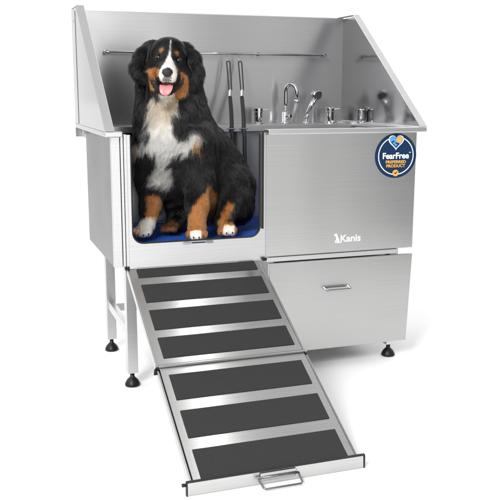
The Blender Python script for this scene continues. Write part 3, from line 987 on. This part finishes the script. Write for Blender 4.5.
bm = B()
tl = [(167.0, 84.0, 2.995, 6.0), (166.9, 83.4, 2.965, 6.4), (166.7, 84.0, 2.945, 6.7), (166.4, 86.2, 2.930, 6.9), (166.0, 89.2, 2.922, 6.7), (165.6, 92.0, 2.920, 5.9), (165.3, 94.2, 2.921, 4.4), (165.2, 95.4, 2.923, 2.2)]
rings = []
for i, (tu, tv, td, tw) in enumerate(tl):
    rg = []
    for k in range(20):
        a = 2 * math.pi * k / 20
        x = math.cos(a); y = math.sin(a)
        groove = .9 * math.exp(-x * x / .03) if y > 0 else 0
        th = (1.5 * y - (groove if y > 0 else 0) + .8 * x * x) * PXM
        P = Vector(at(tu + x * tw, tv, td))
        a0 = Vector(at(*tl[max(i - 1, 0)][:3])); a1 = Vector(at(*tl[min(i + 1, len(tl) - 1)][:3]))
        tdir = (a1 - a0).normalized(); nn = tdir.cross(Vector(RT)).normalized()
        if nn.dot(Vector(FW)) > 0: nn = -nn
        rg.append(bm.verts.new(P + nn * th))
    rings.append(rg)
for a_, b_ in zip(rings, rings[1:]):
    for k in range(20): bm.faces.new((a_[k], a_[(k + 1) % 20], b_[(k + 1) % 20], b_[k]))
bm.faces.new(rings[0][::-1]); bm.faces.new(rings[-1])
tg_ = obj("tongue", bm, M["tongue"], dog, smooth=True, uv=False)
sd = tg_.modifiers.new("soft", 'SUBSURF'); sd.levels = 2; sd.render_levels = 2
# claws
for toes, dv in ((((134.5, 3.005, 232.5), (138.5, 2.992, 233.8), (144, 2.990, 234), (149, 2.998, 232.8)), 0), (((189.5, 2.966, 234.5), (194, 2.952, 236), (199.5, 2.952, 236), (204, 2.964, 234.5)), 0), (((221.5, 3.05, 231), (227, 3.043, 231.5), (233, 3.047, 231)), 0)):
    for tu, td, tv in toes:
        q0 = Vector(at(tu - .4, tv + 1.0, td - .020)); q1 = Vector(at(tu - .5, tv + 3.2, td - .0335))
        bm = B(); tube(bm, [q0, q0.lerp(q1, .5) + Vector((0, 0, .0025)), q1], [.0034, .0026, .0007], 8)
        obj("claw", bm, M["claw"], dog, smooth=True, uv=False)
# lips
bm = B(); tube(bm, [at(*p) for p in ((153.5, 80.2, 2.972), (157, 82.6, 2.945), (161, 83.8, 2.926), (164.8, 83.3, 2.917), (167.6, 81.4, 2.912), (170.3, 83.5, 2.917), (174, 84.2, 2.926), (178, 83.0, 2.945), (181, 80.8, 2.972))], [.0012, .002, .0026, .0026, .002, .0026, .0026, .002, .0012], 8)
obj("lip", bm, M["lip"], dog, smooth=True, uv=False)

# ------------------------------------------------------------------ light
wd = bpy.data.worlds.new("World"); scene.world = wd; wd.use_nodes = True
nt = wd.node_tree; N, L = nt.nodes, nt.links
bg = N["Background"]
tc = N.new("ShaderNodeTexCoord"); sx = N.new("ShaderNodeSeparateXYZ"); L.new(tc.outputs["Generated"], sx.inputs[0])
at2 = N.new("ShaderNodeMath"); at2.operation = 'ARCTAN2'; L.new(sx.outputs["X"], at2.inputs[0]); L.new(sx.outputs["Y"], at2.inputs[1])
mr = N.new("ShaderNodeMapRange"); mr.inputs["From Min"].default_value = -math.pi; mr.inputs["From Max"].default_value = math.pi
L.new(at2.outputs[0], mr.inputs["Value"])
cr = N.new("ShaderNodeValToRGB"); L.new(mr.outputs[0], cr.inputs[0])
stops = [(0.0, 1.4), (.06, .8), (.12, .30), (.20, .75), (.27, .45), (.34, .78), (.455, .84), (.4764, .80), (.4778, 1.25), (.49, 1.2), (.66, 1.12), (.72, .5), (.80, .30), (.86, .24), (.905, .26), (.9155, .38), (.9195, .42), (.9225, .62), (.9255, .56), (.929, .86), (.9325, .36), (.9365, 1.05), (.9405, .66), (.9445, 1.1), (.950, .52), (.9545, .56), (.958, .9), (.966, 1.6), (.985, 2.5)]  # invented surround: bright and dark bands added for the steel to reflect
el = cr.color_ramp.elements
while len(el) > 1: el.remove(el[-1])
el[0].position = stops[0][0]; el[0].color = (stops[0][1],) * 3 + (1,)
for p, c in stops[1:]:
    e = el.new(p); e.color = (c, c, c, 1)
cr2 = N.new("ShaderNodeValToRGB"); L.new(mr.outputs[0], cr2.inputs[0])
el = cr2.color_ramp.elements
while len(el) > 1: el.remove(el[-1])
mid = [(0.0, 1.2), (.10, 1.6), (.25, 2.0), (.45, 2.0), (.58, 2.3), (.72, 1.9), (.84, .8), (.90, .34), (.9155, .36), (.9225, .5), (.929, .66), (.9325, .38), (.9365, .74), (.9445, .8), (.951, .42), (.97, 1.3)]
el[0].position = mid[0][0]; el[0].color = (mid[0][1],) * 3 + (1,)
for p, c in mid[1:]:
    e = el.new(p); e.color = (c, c, c, 1)


def zstep(a, b):
    q = N.new("ShaderNodeMapRange"); q.interpolation_type = 'SMOOTHSTEP'
    q.inputs["From Min"].default_value = a; q.inputs["From Max"].default_value = b
    L.new(sx.outputs["Z"], q.inputs["Value"]); return q.outputs[0]


def zmix(f, a, b):
    q = N.new("ShaderNodeMix"); q.data_type = 'RGBA'; L.new(f, q.inputs["Factor"])
    for v_, i_ in ((a, 6), (b, 7)):
        if isinstance(v_, float): q.inputs[i_].default_value = (v_, v_, v_, 1)
        else: L.new(v_, q.inputs[i_])
    return q.outputs[2]


res = zmix(zstep(.74, .88), zmix(zstep(.22, .5), cr.outputs[0], cr2.outputs[0]), .66)
L.new(res, bg.inputs["Color"]); bg.inputs["Strength"].default_value = 1.0


def area(name, loc_, tgt, size, power, color=(1, 1, 1)):
    ld = bpy.data.lights.new(name, 'AREA'); ld.shape = 'RECTANGLE'; ld.size, ld.size_y = size; ld.energy = power; ld.color = color
    o = bpy.data.objects.new(name, ld); COL.objects.link(o); o.location = loc_
    o.rotation_euler = (Vector(tgt) - Vector(loc_)).to_track_quat('-Z', 'Y').to_euler()
    return o


area("key_softbox", (-2.2, -3.2, 3.0), (.3, .2, .7), (1.2, 1.6), 190)
area("added_ramp_strip", (1.22, .75, 4.0), (1.22, .75, 0), (.16, 3.2), 7)  # added lamp out of view, lays a bright streak on the ramp

scene.view_settings.view_transform = 'Standard'
scene.view_settings.look = 'None'
scene.view_settings.exposure = 0
scene.render.engine = 'CYCLES'
scene.cycles.use_denoising = True
scene.cycles.max_bounces = 10
scene.cycles.transparent_max_bounces = 8
